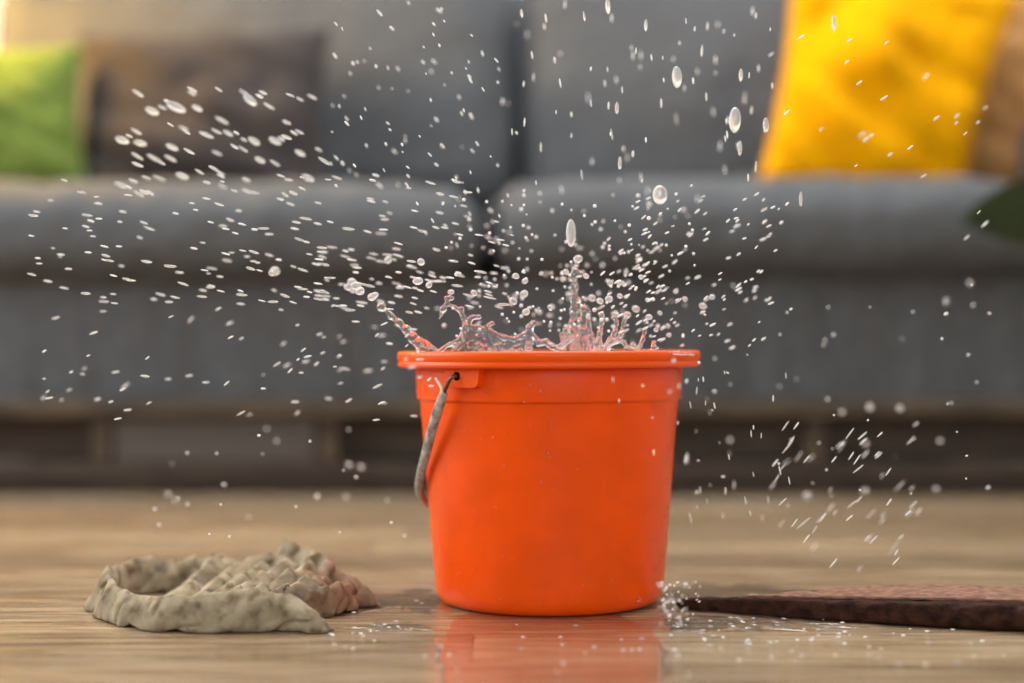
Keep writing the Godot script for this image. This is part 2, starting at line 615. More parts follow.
func window_unit(called: String, hole: Rect2, xf: Transform3D) -> void:
	var w := Node3D.new()
	w.name = called
	add_child(w)
	w.transform = xf
	w.set_meta("kind", "structure")
	var c := hole.position + hole.size / 2
	for s in [-1, 1]:
		put("window_frame", box(Vector3(0.06, hole.size.y, 0.06), 0.004, Vector3(c.x + s * (hole.size.x / 2 - 0.03), c.y, 0)), M.trim, w)
		put("window_frame", box(Vector3(hole.size.x - 0.12, 0.06, 0.06), 0.004, Vector3(c.x, c.y + s * (hole.size.y / 2 - 0.03), 0)), M.trim, w)
	put("window_mullion", box(Vector3(0.05, hole.size.y - 0.12, 0.05), 0.004, Vector3(c.x, c.y, 0)), M.trim, w)
	for s in [-1, 1]:
		put("window_pane", box(Vector3(hole.size.x / 2 - 0.085, hole.size.y - 0.12, 0.006), 0.001, Vector3(c.x + s * (hole.size.x / 4 - 0.0175), c.y, 0)), M.pane, w)

func build_room() -> void:
	# floor: joint bed and single planks
	var fl_o := structure("floor", box(Vector3(5.4, 0.12, 6.6), 0.001, Vector3(0, -0.064, -0.75)), M.joint)
	rng.seed = 21
	var wid := 0.135
	var meshes := {}
	var row := 0
	var z := -3.985
	while z < 2.4:
		var x := -2.55 - rng.randf_range(0.0, 1.1)
		while x < 2.55:
			var len: float = [1.3, 1.62, 1.94][rng.randi_range(0, 2)]
			var a := maxf(x, -2.55)
			var b := minf(x + len, 2.55)
			if b - a > 0.03:
				var key := int(round((b - a) * 1000))
				if not meshes.has(key): meshes[key] = box(Vector3(b - a - 0.0005, 0.018, wid - 0.0008), 0.0007)
				var p := put("plank", meshes[key], M["plank_%d" % rng.randi_range(0, 4)], fl_o)
				p.position = Vector3((a + b) / 2, -0.009 - rng.randf_range(0.0, 0.0004), z + wid / 2)
			x += len
		z += wid
		row += 1
	var left := Transform3D(Basis(Vector3.UP, PI / 2), Vector3(-2.56, 0, -0.75))
	wall_with_hole("wall_left", Vector2(6.5, 2.6), Rect2(-0.05, 0.55, 2.4, 1.8), 0.15, left)
	window_unit("window_1", Rect2(-0.05, 0.55, 2.4, 1.8), left)
	wall_with_hole("wall_right", Vector2(6.5, 2.6), Rect2(), 0.15, Transform3D(Basis(Vector3.UP, -PI / 2), Vector3(2.56, 0, -0.75)))
	wall_with_hole("wall_back", Vector2(5.2, 2.6), Rect2(), 0.15, Transform3D(Basis(), Vector3(0, 0, -3.93)))
	var front := Transform3D(Basis(), Vector3(0, 0, 2.43))
	wall_with_hole("wall_front", Vector2(5.2, 2.6), Rect2(-0.65, 0.7, 2.7, 1.6), 0.15, front)
	window_unit("window_2", Rect2(-0.65, 0.7, 2.7, 1.6), front)
	var up := Transform3D(Basis(Vector3.RIGHT, PI / 2), Vector3(0, 2.66, -4.0))
	wall_with_hole("ceiling", Vector2(5.2, 6.5), Rect2(-0.75, 1.05, 1.9, 1.2), 0.12, up)
	window_unit("window_3", Rect2(-0.75, 1.05, 1.9, 1.2), up)
	structure("baseboard_back", box(Vector3(5.0, 0.09, 0.015), 0.003, Vector3(0, 0.046, -3.846)), M.trim)


# ---------------------------------------------------------------- sofa
func build_sofa() -> void:
	var s := thing("sofa", "grey fabric sofa with two wide seat cushions on a dark wooden base", "sofa", Vector3(0, 0, -2.74))
	var dz := 2.74
	# seat cushions
	for q in [[-0.556, 91, 0.4515], [0.459, 92, 0.458]]:
		var c := put("seat_cushion", cushion(Vector3(0.503, 0.086, 0.36), 0.072, Vector3(0.0, 0.012, 0.012), 0.010, Vector3(16, 4, 9), q[1], 34, 0.018), M.sofa, s)
		c.position = Vector3(q[0], q[2], -0.32)
	# back cushions
	for q in [[-0.54, 93], [0.562, 94]]:
		var c := put("back_cushion", cushion(Vector3(0.543, 0.265, 0.12), 0.09, Vector3(0.0, 0.01, 0.035), 0.012, Vector3(5, 4, 5), q[1], 34, 0.0), M.sofa, s)
		c.position = Vector3(q[0], 0.785, -0.66)
		c.rotation.x = -0.03
	put("back_frame", cushion(Vector3(1.06, 0.45, 0.08), 0.05, Vector3.ZERO, 0.004, Vector3(4, 4, 4), 4, 18), M.sofa, s).position = Vector3(-0.02, 0.61, -0.90)
	for x in [-1.19, 1.10]:
		put("armrest", cushion(Vector3(0.10, 0.27, 0.46), 0.06, Vector3(0.01, 0.01, 0.01), 0.006, Vector3(4, 4, 4), 6, 18), M.sofa, s).position = Vector3(x, 0.44, -0.50)
	# skirt: fabric over the seat box, falling in slack upright folds
	var v := PackedVector3Array()
	var idx := PackedInt32Array()
	var nz := FastNoiseLite.new()
	nz.seed = 17
	nz.frequency = 1.0
	nz.fractal_octaves = 3
	var nx := 260
	var ny := 12
	for i in nx + 1:
		for j in ny + 1:
			var x := lerpf(-1.09, 1.0, float(i) / nx)
			var y := lerpf(0.165, 0.372, float(j) / ny)
			var g := nz.get_noise_2d(x * 4.0, y * 1.2)
			v.append(Vector3(x, y, -0.035 + 0.009 * (1.0 - absf(g) * 2.2) + 0.0015 * nz.get_noise_2d(x * 14, y * 2)))
	for i in nx:
		for j in ny:
			var a := i * (ny + 1) + j
			idx.append_array([a, a + 1, a + ny + 1, a + 1, a + ny + 2, a + ny + 1])
	put("skirt", solid(v, idx, null, null, true), M.sofa, s)
	put("seat_box", box(Vector3(2.09, 0.2, 0.80), 0.01, Vector3(-0.045, 0.268, -0.46)), M.sofa, s)
	# wooden base: rail, plinth, posts, a drawer front; openings show the dark back board
	put("base_rail", box(Vector3(2.1, 0.030, 0.06), 0.004, Vector3(-0.045, 0.149, -0.012)), M.base_wood, s)
	put("plinth", box(Vector3(2.06, 0.026, 0.05), 0.003, Vector3(-0.045, 0.0132, -0.045)), M.dark_wood, s)
	put("base_runner", box(Vector3(2.1, 0.028, 0.05), 0.003, Vector3(-0.045, 0.0405, -0.03)), M.dark_wood, s)
	for x in [-1.05, -0.705, -0.315, 0.06, 0.52, 0.96]:
		put("base_post", box(Vector3(0.035, 0.0785, 0.06), 0.003, Vector3(x, 0.0943, -0.032)), M.base_wood, s)
	put("drawer_front", box(Vector3(0.345, 0.0775, 0.018), 0.003, Vector3(-0.51, 0.0943, -0.012)), M.drawer_front, s)
	put("base_board", box(Vector3(2.06, 0.075, 0.02), 0.002, Vector3(-0.045, 0.0943, -0.055)), M.dark_wood, s)
	put("base_back", box(Vector3(2.06, 0.16, 0.03), 0.002, Vector3(-0.045, 0.0802, -0.84)), M.dark_wood, s)

func build_pillows() -> void:
	var a := thing("throw_pillow", "mustard yellow throw pillow leaning tilted against the sofa back", "pillow", Vector3(0.714, 0.757, -3.075), "throw pillows on the sofa")
	put("cover", pillow(0.42, 0.47, 0.085, 31, 0.02, 0.07), M.yellow, a)
	put("seam", seam(0.42, 0.47, 0.004, 0.07), M.yellow, a)
	a.rotation = Vector3(-0.08, 0.05, -0.215)
	a = thing("throw_pillow", "tan brown throw pillow behind the mustard yellow one", "pillow", Vector3(1.01, 0.75, -3.19), "throw pillows on the sofa")
	put("cover", pillow(0.47, 0.47, 0.05, 32), M.tan, a)
	put("seam", seam(0.47, 0.47), M.tan, a)
	a.rotation = Vector3(-0.12, -0.12, -0.06)
	a = thing("throw_pillow", "taupe brown-grey throw pillow lying against the left back cushion", "pillow", Vector3(-0.60, 0.70, -3.10), "throw pillows on the sofa")
	put("cover", pillow(0.49, 0.36, 0.085, 33), M.brown_pillow, a)
	put("seam", seam(0.49, 0.36), M.brown_pillow, a)
	a.rotation = Vector3(-0.30, 0.0, 0.03)
	a = thing("throw_pillow", "yellow-green throw pillow beside the taupe pillow", "pillow", Vector3(-0.985, 0.675, -2.99), "throw pillows on the sofa")
	put("cover", pillow(0.36, 0.30, 0.075, 34), M.green, a)
	put("seam", seam(0.36, 0.30), M.green, a)
	a.rotation = Vector3(-0.22, 0.25, 0.05)


# ---------------------------------------------------------------- bucket
const BX := 0.0375
const BZ := -1.6

func build_bucket() -> void:
	var b := thing("bucket", "bright orange plastic bucket brimming with splashing water", "bucket", Vector3(BX, 0.0012, BZ))
	b.rotation.z = 0.004
	var prof := [[0.0, 0.004], [0.094, 0.004], [0.098, 0.0], [0.1035, 0.0], [0.108, 0.0022], [0.1115, 0.007], [0.1135, 0.014], [0.1147, 0.026]]
	for k in 12:
		var t := (k + 1) / 12.0
		prof.append([lerpf(0.1147, 0.1283, t), lerpf(0.026, 0.1985, t)])
	prof.append_array([[0.1295, 0.2003], [0.1308, 0.2008], [0.1314, 0.2025], [0.1329, 0.2325]])
	var body_end: int = prof.size()
	prof.append_array([[0.1285, 0.2330], [0.1262, 0.2], [0.112, 0.026], [0.106, 0.012], [0.0, 0.0085]])
	put("body", lathe(prof, 128), M.orange, b)
	put("rim", lathe([[0.1285, 0.2325], [0.1478, 0.2322], [0.1497, 0.2328], [0.1505, 0.2345], [0.1504, 0.2368], [0.1490, 0.2378], [0.1492, 0.2392], [0.1506, 0.2400], [0.1510, 0.2440], [0.1505, 0.2465], [0.1490, 0.2478],
		[0.1310, 0.2480], [0.1290, 0.2470], [0.1284, 0.2450], [0.1285, 0.2325]], 128), M.orange_plain, b)
	# lugs for the handle
	for s in [0, 1]:
		var lug := CSGCombiner3D.new()
		lug.name = "handle_lug"
		b.add_child(lug, true)
		var ang: float = atan2(-0.596, 0.803) + PI * s
		lug.position = Vector3(sin(ang) * 0.128, 0.2345, cos(ang) * 0.128)
		lug.rotation.y = ang
		var plate := CSGPolygon3D.new()
		plate.name = "plate"
		var out := PackedVector2Array([Vector2(-0.021, 0.0), Vector2(0.021, 0.0)])
		for k in 9:
			var a := -PI / 2 * k / 8.0
			out.append(Vector2(0.013 + 0.006 * cos(a), -0.014 + 0.006 * sin(a)))
		for k in 9:
			var a := -PI / 2 - PI / 2 * k / 8.0
			out.append(Vector2(-0.013 + 0.006 * cos(a), -0.014 + 0.006 * sin(a)))
		plate.polygon = out
		plate.depth = 0.012
		plate.position = Vector3(0, 0, 0.012)
		plate.material = M.orange_plain
		lug.add_child(plate)
		var hole := CSGCylinder3D.new()
		hole.name = "hole"
		hole.operation = CSGShape3D.OPERATION_SUBTRACTION
		hole.radius = 0.0042
		hole.height = 0.02
		hole.sides = 20
		hole.rotation.x = PI / 2
		hole.position = Vector3(-0.006, -0.0095, 0.012)
		hole.material = M.wire
		lug.add_child(hole)
	# carrying handle: a loop that has dropped round the left and back of the bucket
	var h := Node3D.new()
	h.name = "handle"
	b.add_child(h)
	var path := []
	for q in [[451, 380, 0.113], [445, 393, 0.103], [438, 413, 0.092], [431, 437, 0.074], [424.5, 462, 0.05], [420, 482, 0.02], [420.5, 494, -0.006], [427, 504, -0.036]]:
		path.append(pt(q[0], q[1], 1.6 - q[2]) - Vector3(BX, 0.0, 1.6 * -1.0))
	path.append_array([Vector3(-0.105, 0.082, -0.075), Vector3(-0.08, 0.072, -0.104), Vector3(-0.045, 0.072, -0.124), Vector3(0.005, 0.088, -0.136), Vector3(0.05, 0.128, -0.130), Vector3(0.075, 0.185, -0.122), Vector3(0.085, 0.226, -0.114)])
	var sleeve := []
	var hook := []
	for k in path.size():
		var p: Vector3 = path[k]
		if k >= 1 and k <= 7: sleeve.append([p, 0.0056 if k > 1 and k < 7 else 0.0042])
		if k <= 1: hook.append([p, 0.0019])
	hook.push_front([pt(457, 377, 1.49) - Vector3(BX, 0, -1.6), 0.0019])
	hook.push_front([pt(458, 379, 1.503) - Vector3(BX, 0, -1.6), 0.0019])
	put("wire_hook", tube(hook, 8, 5), M.wire, h)
	put("grip_sleeve", tube(sleeve, 12, 6, 0.72, Vector3(-0.7, 0, 0.7)), M.handle_plastic, h)
	var rest := []
	for k in range(7, path.size()): rest.append([path[k], 0.0022])
	put("wire_bail", tube(rest, 8, 5), M.wire, h)
	put("frayed_end", tube([[pt(444, 394, 1.497) - Vector3(BX, 0, -1.6), 0.0028], [pt(442.5, 388, 1.498) - Vector3(BX, 0, -1.6), 0.0019], [pt(437, 379, 1.505) - Vector3(BX, 0, -1.6), 0.0016]], 8, 5), M.frayed, h)
	# water beads clinging to the wall
	rng.seed = 77
	var mm := MultiMesh.new()
	mm.transform_format = MultiMesh.TRANSFORM_3D
	mm.mesh = drop_mesh()
	mm.instance_count = 420
	for k in 420:
		var a := rng.randf_range(-1.75, 1.75)
		if k % 2 == 0: a = rng.randf_range(0.8, 1.7)
		var y := rng.randf_range(0.012, 0.225)
		var r := lerpf(0.1147, 0.1283, (y - 0.026) / 0.1725) if y < 0.199 else 0.1322
		if y < 0.026: r = 0.1134
		var sz := rng.randf_range(0.0004, 0.0012) * (1.6 if rng.randf() < 0.08 else 1.0)
		var bs := Basis(Vector3.UP, a) * Basis.from_scale(Vector3(sz, sz * rng.randf_range(1.0, 1.8), sz * 0.55))
		mm.set_instance_transform(k, Transform3D(bs, Vector3(sin(a) * r, y, cos(a) * r)))
	var mi := MultiMeshInstance3D.new()
	mi.name = "water_beads"
	mi.multimesh = mm
	mi.material_override = M.water
	b.add_child(mi)
	mi.set_meta("kind", "stuff")
	mi.set_meta("label", "tiny water beads clinging to the orange wall")

var _drop: ArrayMesh
func drop_mesh() -> ArrayMesh:
	if _drop == null:
		var prof := []
		for k in 13:
			var a := PI * k / 12.0
			prof.append([maxf(sin(a), 0.0), -cos(a)])
		_drop = lathe(prof, 16)
	return _drop


# ---------------------------------------------------------------- splash
func chain(pts: Array) -> Array:                 # [px x, px y, distance, radius in px] -> capsules
	var out := []
	for i in pts.size() - 1:
		var a = pts[i]
		var b = pts[i + 1]
		out.append([pt(a[0], a[1], a[2]), a[3] * a[2] / F, pt(b[0], b[1], b[2]), b[3] * b[2] / F])
	return out

func beads(pts: Array) -> Array:
	var out := []
	for a in pts:
		var p := pt(a[0], a[1], a[2])
		out.append([p, a[3] * a[2] / F, p + Vector3(0.0001, 0, 0), a[3] * a[2] / F])
	return out

func sheet(top: Array, foot_y: float, foot_d: float, r: float, n := 26) -> Array:  # a curtain of water hanging between a thick upper edge and the brim
	var c := chain(top)
	for k in n + 1:
		var t := float(k) / n * (top.size() - 1)
		var i := mini(int(t), top.size() - 2)
		var u := t - i
		var a = top[i]
		var b = top[i + 1]
		var x := lerpf(a[0], b[0], u)
		var y := lerpf(a[1], b[1], u)
		var d := lerpf(a[2], b[2], u)
		c.append([pt(x, y, d), r * d / F, pt(lerpf(x, 512 + (x - 512) * 0.99, 1.0), foot_y, foot_d), r * foot_d / F])
	return c

func splash_part(called: String, w: Node3D, caps: Array, cell := 0.0009, k := 900.0, bump := 0.0005, sd := 1) -> void:
	var lo := Vector3.ONE * 99
	var hi := -lo
	for c in caps:
		var r := Vector3.ONE * (maxf(c[1], c[3]) + 0.004)
		lo = lo.min((c[0] as Vector3).min(c[2]) - r)
		hi = hi.max((c[0] as Vector3).max(c[2]) + r)
	put(called, field(lo, hi, cell, k, caps, [], bump, 160.0, sd), M.water, w)

func build_splash() -> void:
	var w := thing("water_splash", "clear water leaping in a crown out of the orange bucket", "water")
	# water that fills the bucket, its surface in waves about a hollow
	var nz := FastNoiseLite.new()
	nz.seed = 4
	nz.frequency = 1.0
	nz.fractal_octaves = 3
	var v := PackedVector3Array()
	var idx := PackedInt32Array()
	var nr := 30
	var na := 90
	for i in nr + 1:
		for j in na:
			var a := TAU * j / na
			var r := 0.1272 * i / nr
			var x := sin(a) * r
			var z := cos(a) * r
			var y := 0.241 + 0.006 * nz.get_noise_2d(x * 38, z * 38) + 0.005 * smoothstep(0.05, 0.11, r) - 0.02 * exp(-r * r / 0.0016)
			if i == nr: y = minf(y, 0.2468)
			v.append(Vector3(BX + x, y, BZ + z))
	for i in nr:
		for j in na:
			var a := i * na + j
			var b := i * na + (j + 1) % na
			idx.append_array([a, a + na, b, b, a + na, b + na])
	for j in na:
		var a := TAU * j / na
		v.append(Vector3(BX + sin(a) * 0.1222, 0.165, BZ + cos(a) * 0.1222))
	var base := (nr + 1) * na
	v.append(Vector3(BX, 0.165, BZ))
	for j in na:
		var k := (j + 1) % na
		idx.append_array([nr * na + j, base + j, nr * na + k, nr * na + k, base + j, base + k, base + j, base + na, base + k])
	put("water_surface", solid(v, idx), M.water, w)
	# left jet, beading out to the upper left
	var c := chain([[436, 358, 1.54, 7], [424, 347, 1.54, 6.5], [413, 338, 1.54, 4.6], [406, 330, 1.54, 3.2], [398, 322, 1.54, 2.6], [390, 314, 1.54, 2.0], [383, 307, 1.54, 1.6]])
	c += chain([[444, 358, 1.545, 5], [432, 349, 1.545, 3], [420, 340, 1.545, 1.8]])
	c += beads([[413, 336, 1.537, 4.2], [407, 329, 1.54, 4.2], [399, 322, 1.54, 3.6], [391, 316, 1.54, 3.0], [381, 307, 1.54, 4.6], [420, 350, 1.535, 4], [416, 343, 1.535, 3.2]])
	splash_part("water_jet", w, c, 0.0009, 1100.0, 0.0006, 3)
	# curtain with a tendril thrown up at its left end
	c = sheet([[452, 352, 1.50, 1.6], [463, 338, 1.505, 1.8], [466, 326, 1.51, 2.2], [478, 327, 1.515, 2.1], [490, 331, 1.52, 2.0], [503, 337, 1.525, 2.2], [514, 339, 1.53, 2.2], [525, 334, 1.535, 2.3], [532, 325, 1.54, 2.0]], 358, 1.52, 1.05, 60)
	c += chain([[438, 352, 1.50, 2.2], [448, 345, 1.50, 1.9], [459, 339, 1.503, 1.8], [465, 327, 1.51, 2.4], [462, 314, 1.51, 1.9], [455, 307, 1.51, 1.6], [447, 304, 1.51, 1.5], [443, 309, 1.51, 2.4], [439, 319, 1.51, 0.8]])
	c += chain([[447, 304, 1.51, 1.6], [449, 297, 1.51, 1.7]]) + chain([[466, 326, 1.51, 2.4], [472, 317, 1.51, 2.2], [479, 317, 1.51, 2.6]]) + chain([[484, 328, 1.515, 1.8], [492, 323, 1.515, 2.4]])
	c += beads([[446, 298, 1.51, 2.2], [452, 298, 1.51, 2.2], [461, 309, 1.51, 3.2], [443, 309, 1.51, 3.0], [533, 323, 1.54, 3.2], [528, 327, 1.54, 2.8], [505, 337, 1.523, 2.8], [470, 320, 1.51, 3.0]])
	c += chain([[530, 332, 1.535, 2.6], [540, 342, 1.53, 2.2], [552, 347, 1.525, 2.2], [562, 346, 1.525, 2.4], [572, 338, 1.53, 2.6]])
	c += chain([[538, 345, 1.53, 2.0], [546, 341, 1.53, 2.8], [556, 349, 1.53, 3]]) + chain([[525, 338, 1.53, 2.0], [530, 350, 1.53, 3], [532, 360, 1.53, 4]])
	splash_part("water_curtain", w, c, 0.0009, 1300.0, 0.0004, 5)
	# tall jet
	c = chain([[576, 362, 1.56, 15], [576, 350, 1.56, 11], [575, 338, 1.56, 7.0], [574, 325, 1.56, 4.6], [574, 310, 1.56, 3.4], [574.5, 296, 1.56, 2.6], [575, 285, 1.56, 1.9], [574, 274, 1.56, 2.2]])
	c += chain([[590, 360, 1.55, 10], [587, 345, 1.55, 5.5], [584, 330, 1.55, 3.6], [583, 318, 1.55, 2.6], [584, 310, 1.55, 2.8]])
	c += chain([[560, 360, 1.55, 8], [564, 348, 1.55, 4.5], [567, 338, 1.55, 2.6], [566, 331, 1.55, 2.2]]) + chain([[594, 352, 1.54, 5], [592, 338, 1.54, 2.6], [589, 325, 1.54, 1.7], [589, 320, 1.54, 2.0]])
	c += chain([[560, 352, 1.54, 3.5], [563, 342, 1.54, 1.6], [561, 334, 1.54, 1.8]])
	c += beads([[574, 288, 1.56, 3.6], [572, 277, 1.56, 4.0], [575, 271, 1.56, 3.0], [580, 274, 1.56, 3.2], [584, 308, 1.55, 3.8], [588, 312, 1.55, 2.8], [574, 300, 1.56, 3.4], [579, 300, 1.55, 3.0], [566, 330, 1.55, 2.8], [571, 330, 1.55, 4.0], [578, 322, 1.55, 4.2]])
	splash_part("water_jet", w, c, 0.0009, 800.0, 0.0008, 7)
	# fingers on the right, with a low arch
	c = chain([[596, 360, 1.50, 6], [598, 345, 1.50, 3.6], [600, 333, 1.50, 2.4], [602, 322, 1.50, 1.7], [602, 315, 1.50, 3.0]])
	c += chain([[603, 352, 1.505, 3.4], [610, 340, 1.505, 2.6], [615, 331, 1.505, 2.0], [617, 322, 1.505, 1.7], [615, 318, 1.505, 2.4]])
	c += chain([[606, 346, 1.505, 2.4], [617, 341, 1.505, 2.4], [622, 332, 1.505, 2.2], [624, 322, 1.505, 1.5], [626, 315, 1.505, 3.4]])
	c += chain([[602, 356, 1.49, 2.8], [606, 347, 1.49, 2.0], [612, 341, 1.49, 2.0], [619, 339, 1.49, 2.1], [625, 344, 1.49, 2.0], [631, 350, 1.49, 2.2], [640, 353, 1.49, 2.6]])
	c += chain([[596, 356, 1.50, 4], [606, 349, 1.50, 3], [612, 350, 1.50, 2.4]])
	c += chain([[632, 356, 1.505, 4], [639, 348, 1.505, 2.6], [643, 339, 1.505, 1.8], [645, 331, 1.505, 1.5]]) + chain([[640, 352, 1.505, 2.6], [650, 352, 1.505, 2.4], [664, 353, 1.50, 2.0], [680, 353, 1.50, 1.6], [694, 354, 1.51, 1.4]])
	c += beads([[645, 330, 1.505, 2.2], [654, 347, 1.505, 3.0], [654, 342, 1.505, 2.4], [633, 345, 1.5, 3.0], [627, 350, 1.49, 3.2], [598, 343, 1.50, 4.0], [602, 350, 1.49, 3.6]])
	splash_part("water_fingers", w, c, 0.0009, 1100.0, 0.0005, 9)


# ---------------------------------------------------------------- cloths on the floor
func ridge(pts: Array, lean := Vector3.ZERO) -> Array:   # [px x, ground px y, height, half width]
	var out := []
	for i in pts.size() - 1:
		var a = pts[i]
		var b = pts[i + 1]
		out.append([fl(a[0], a[1]), a[2] * 0.85, a[3], fl(b[0], b[1]), b[2] * 0.85, b[3], lean])
	return out

var _stain: FastNoiseLite
func rag_stain(p: Vector3) -> Color:
	if _stain == null:
		_stain = FastNoiseLite.new()
		_stain.seed = 44
		_stain.frequency = 1.0
		_stain.fractal_octaves = 4
	var a := _stain.get_noise_3d(p.x * 28, p.y * 28, p.z * 28)
	var b := _stain.get_noise_3d(p.x * 34 + 7, p.y * 34, p.z * 34)
	var c := Color(0.27, 0.225, 0.15)
	c = c.lerp(Color(0.38, 0.325, 0.225), clampf(a * 1.5 + 0.4, 0.0, 1.0))
	c = c.lerp(Color(0.15, 0.13, 0.115), clampf((b - 0.26) * 3.0, 0.0, 0.65))
	c = c.lerp(Color(0.23, 0.115, 0.07), clampf((p.x + 0.190 + a * 0.035) / 0.015, 0.0, 0.75) * clampf((-1.478 - p.z + a * 0.02) / 0.012, 0.0, 1.0))   # brown stain over the right end
	return c

func build_cloths() -> void:
	var f := []
	var fwd := Vector3(0, 0, 0.25)
	# thick front roll, curling round at the left and running back along the far side
	f += ridge([[328, 632, 0.004, 0.006], [314, 631, 0.020, 0.013], [292, 628, 0.033, 0.020], [255, 628, 0.040, 0.023], [205, 629, 0.038, 0.022], [165, 628, 0.033, 0.020], [135, 624, 0.031, 0.017], [115, 617, 0.036, 0.015]], fwd)
	f += ridge([[115, 617, 0.036, 0.015], [106, 610, 0.040, 0.012], [110, 602, 0.041, 0.010], [126, 595, 0.040, 0.009], [150, 592, 0.035, 0.009], [176, 591, 0.034, 0.010], [196, 590, 0.041, 0.012], [213, 590, 0.045, 0.015], [232, 592, 0.040, 0.018]])
	f += ridge([[104, 612, 0.022, 0.009], [94, 610, 0.016, 0.008], [88, 607, 0.010, 0.006]])
	# floor of the hollow
	f += ridge([[140, 610, 0.006, 0.03], [200, 612, 0.012, 0.04], [270, 612, 0.020, 0.045]])
	# slopes and folds of the heap
	f += ridge([[216, 593, 0.044, 0.018], [202, 599, 0.033, 0.018], [180, 606, 0.017, 0.018], [158, 612, 0.006, 0.012]])
	f += ridge([[240, 598, 0.043, 0.020], [222, 606, 0.034, 0.020], [200, 614, 0.019, 0.020]])
	f += ridge([[262, 600, 0.043, 0.018], [240, 609, 0.038, 0.019], [212, 618, 0.022, 0.018]])
	f += ridge([[286, 601, 0.046, 0.018], [262, 610, 0.042, 0.018], [236, 619, 0.030, 0.017], [218, 624, 0.020, 0.012]])
	f += ridge([[310, 603, 0.045, 0.017], [290, 611, 0.044, 0.017], [262, 619, 0.036, 0.017], [244, 624, 0.024, 0.012]])
	f += ridge([[324, 610, 0.040, 0.015], [304, 616, 0.040, 0.016], [276, 622, 0.034, 0.016]])
	f += ridge([[250, 592, 0.040, 0.016], [270, 591, 0.042, 0.015], [288, 592, 0.044, 0.014]])
	f += ridge([[277, 589, 0.036, 0.010], [286, 587, 0.052, 0.009], [294, 588, 0.053, 0.010], [309, 590, 0.050, 0.011], [324, 593, 0.043, 0.011], [336, 597, 0.028, 0.010]])
	f += ridge([[306, 600, 0.047, 0.014], [319, 599, 0.049, 0.014], [333, 602, 0.040, 0.013], [344, 604, 0.030, 0.012]])
	f += ridge([[342, 603, 0.033, 0.014], [355, 605, 0.030, 0.013], [366, 607, 0.019, 0.009], [376, 608, 0.006, 0.006]])
	f += ridge([[326, 615, 0.031, 0.014], [335, 613, 0.031, 0.014], [343, 610, 0.029, 0.012]], Vector3(0.1, 0, 0.2))
	f += ridge([[338, 608, 0.034, 0.011], [348, 609, 0.029, 0.009], [351, 612, 0.016, 0.008]])
	var lo := Vector3(99, -0.002, 99)
	var hi := Vector3(-99, 0.062, -99)
	for c in f:
		for p in [c[0], c[3]]:
			lo.x = minf(lo.x, p.x - 0.025)
			hi.x = maxf(hi.x, p.x + 0.025)
			lo.z = minf(lo.z, p.z - 0.025)
			hi.z = maxf(hi.z, p.z + 0.04)
	var rag := put("cleaning_rag", field(lo, hi, 0.0016, 750.0, [], f, 0.0028, 50.0, 23, 0.0002, true, true), M.rag_cloth)
	rag.position.y = 0.0016
	tag(rag, "crumpled beige-grey cleaning rag with brown stained end left of the bucket", "rag")

	# flat folded brown cloth reaching in from the right, soaked at its tip, its shaded front painted dark
	var t := thing("brown_cloth", "flat folded dark brown wet cloth lying right of the bucket", "cloth")
	# pixel column, front edge row, row of the top edge at the back, thickness
	# pixel column, front edge row, row of the top edge at the back, thickness
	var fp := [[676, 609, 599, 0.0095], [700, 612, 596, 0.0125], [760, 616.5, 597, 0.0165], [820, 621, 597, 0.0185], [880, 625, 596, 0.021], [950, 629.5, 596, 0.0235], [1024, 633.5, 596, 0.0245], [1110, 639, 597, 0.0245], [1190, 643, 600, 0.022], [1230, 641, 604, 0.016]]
	loft_cloth("wet_shaded_lower_layer", t, fp, 0.0, 5, M.soaked_shaded_cloth)  # shade of the front put into this layer's colour, besides the wet
	var fp2 := [[742, 613.5, 595.5, 0.0175], [790, 617, 592, 0.0205], [850, 620.5, 587, 0.0235], [910, 624.5, 583.5, 0.0265], [970, 627.5, 583, 0.028], [1024, 629.5, 585.0, 0.028], [1110, 636, 588, 0.028], [1180, 640, 594, 0.0245]]
	loft_cloth("upper_layer", t, fp2, 0.8, 6, M.brown_cloth)

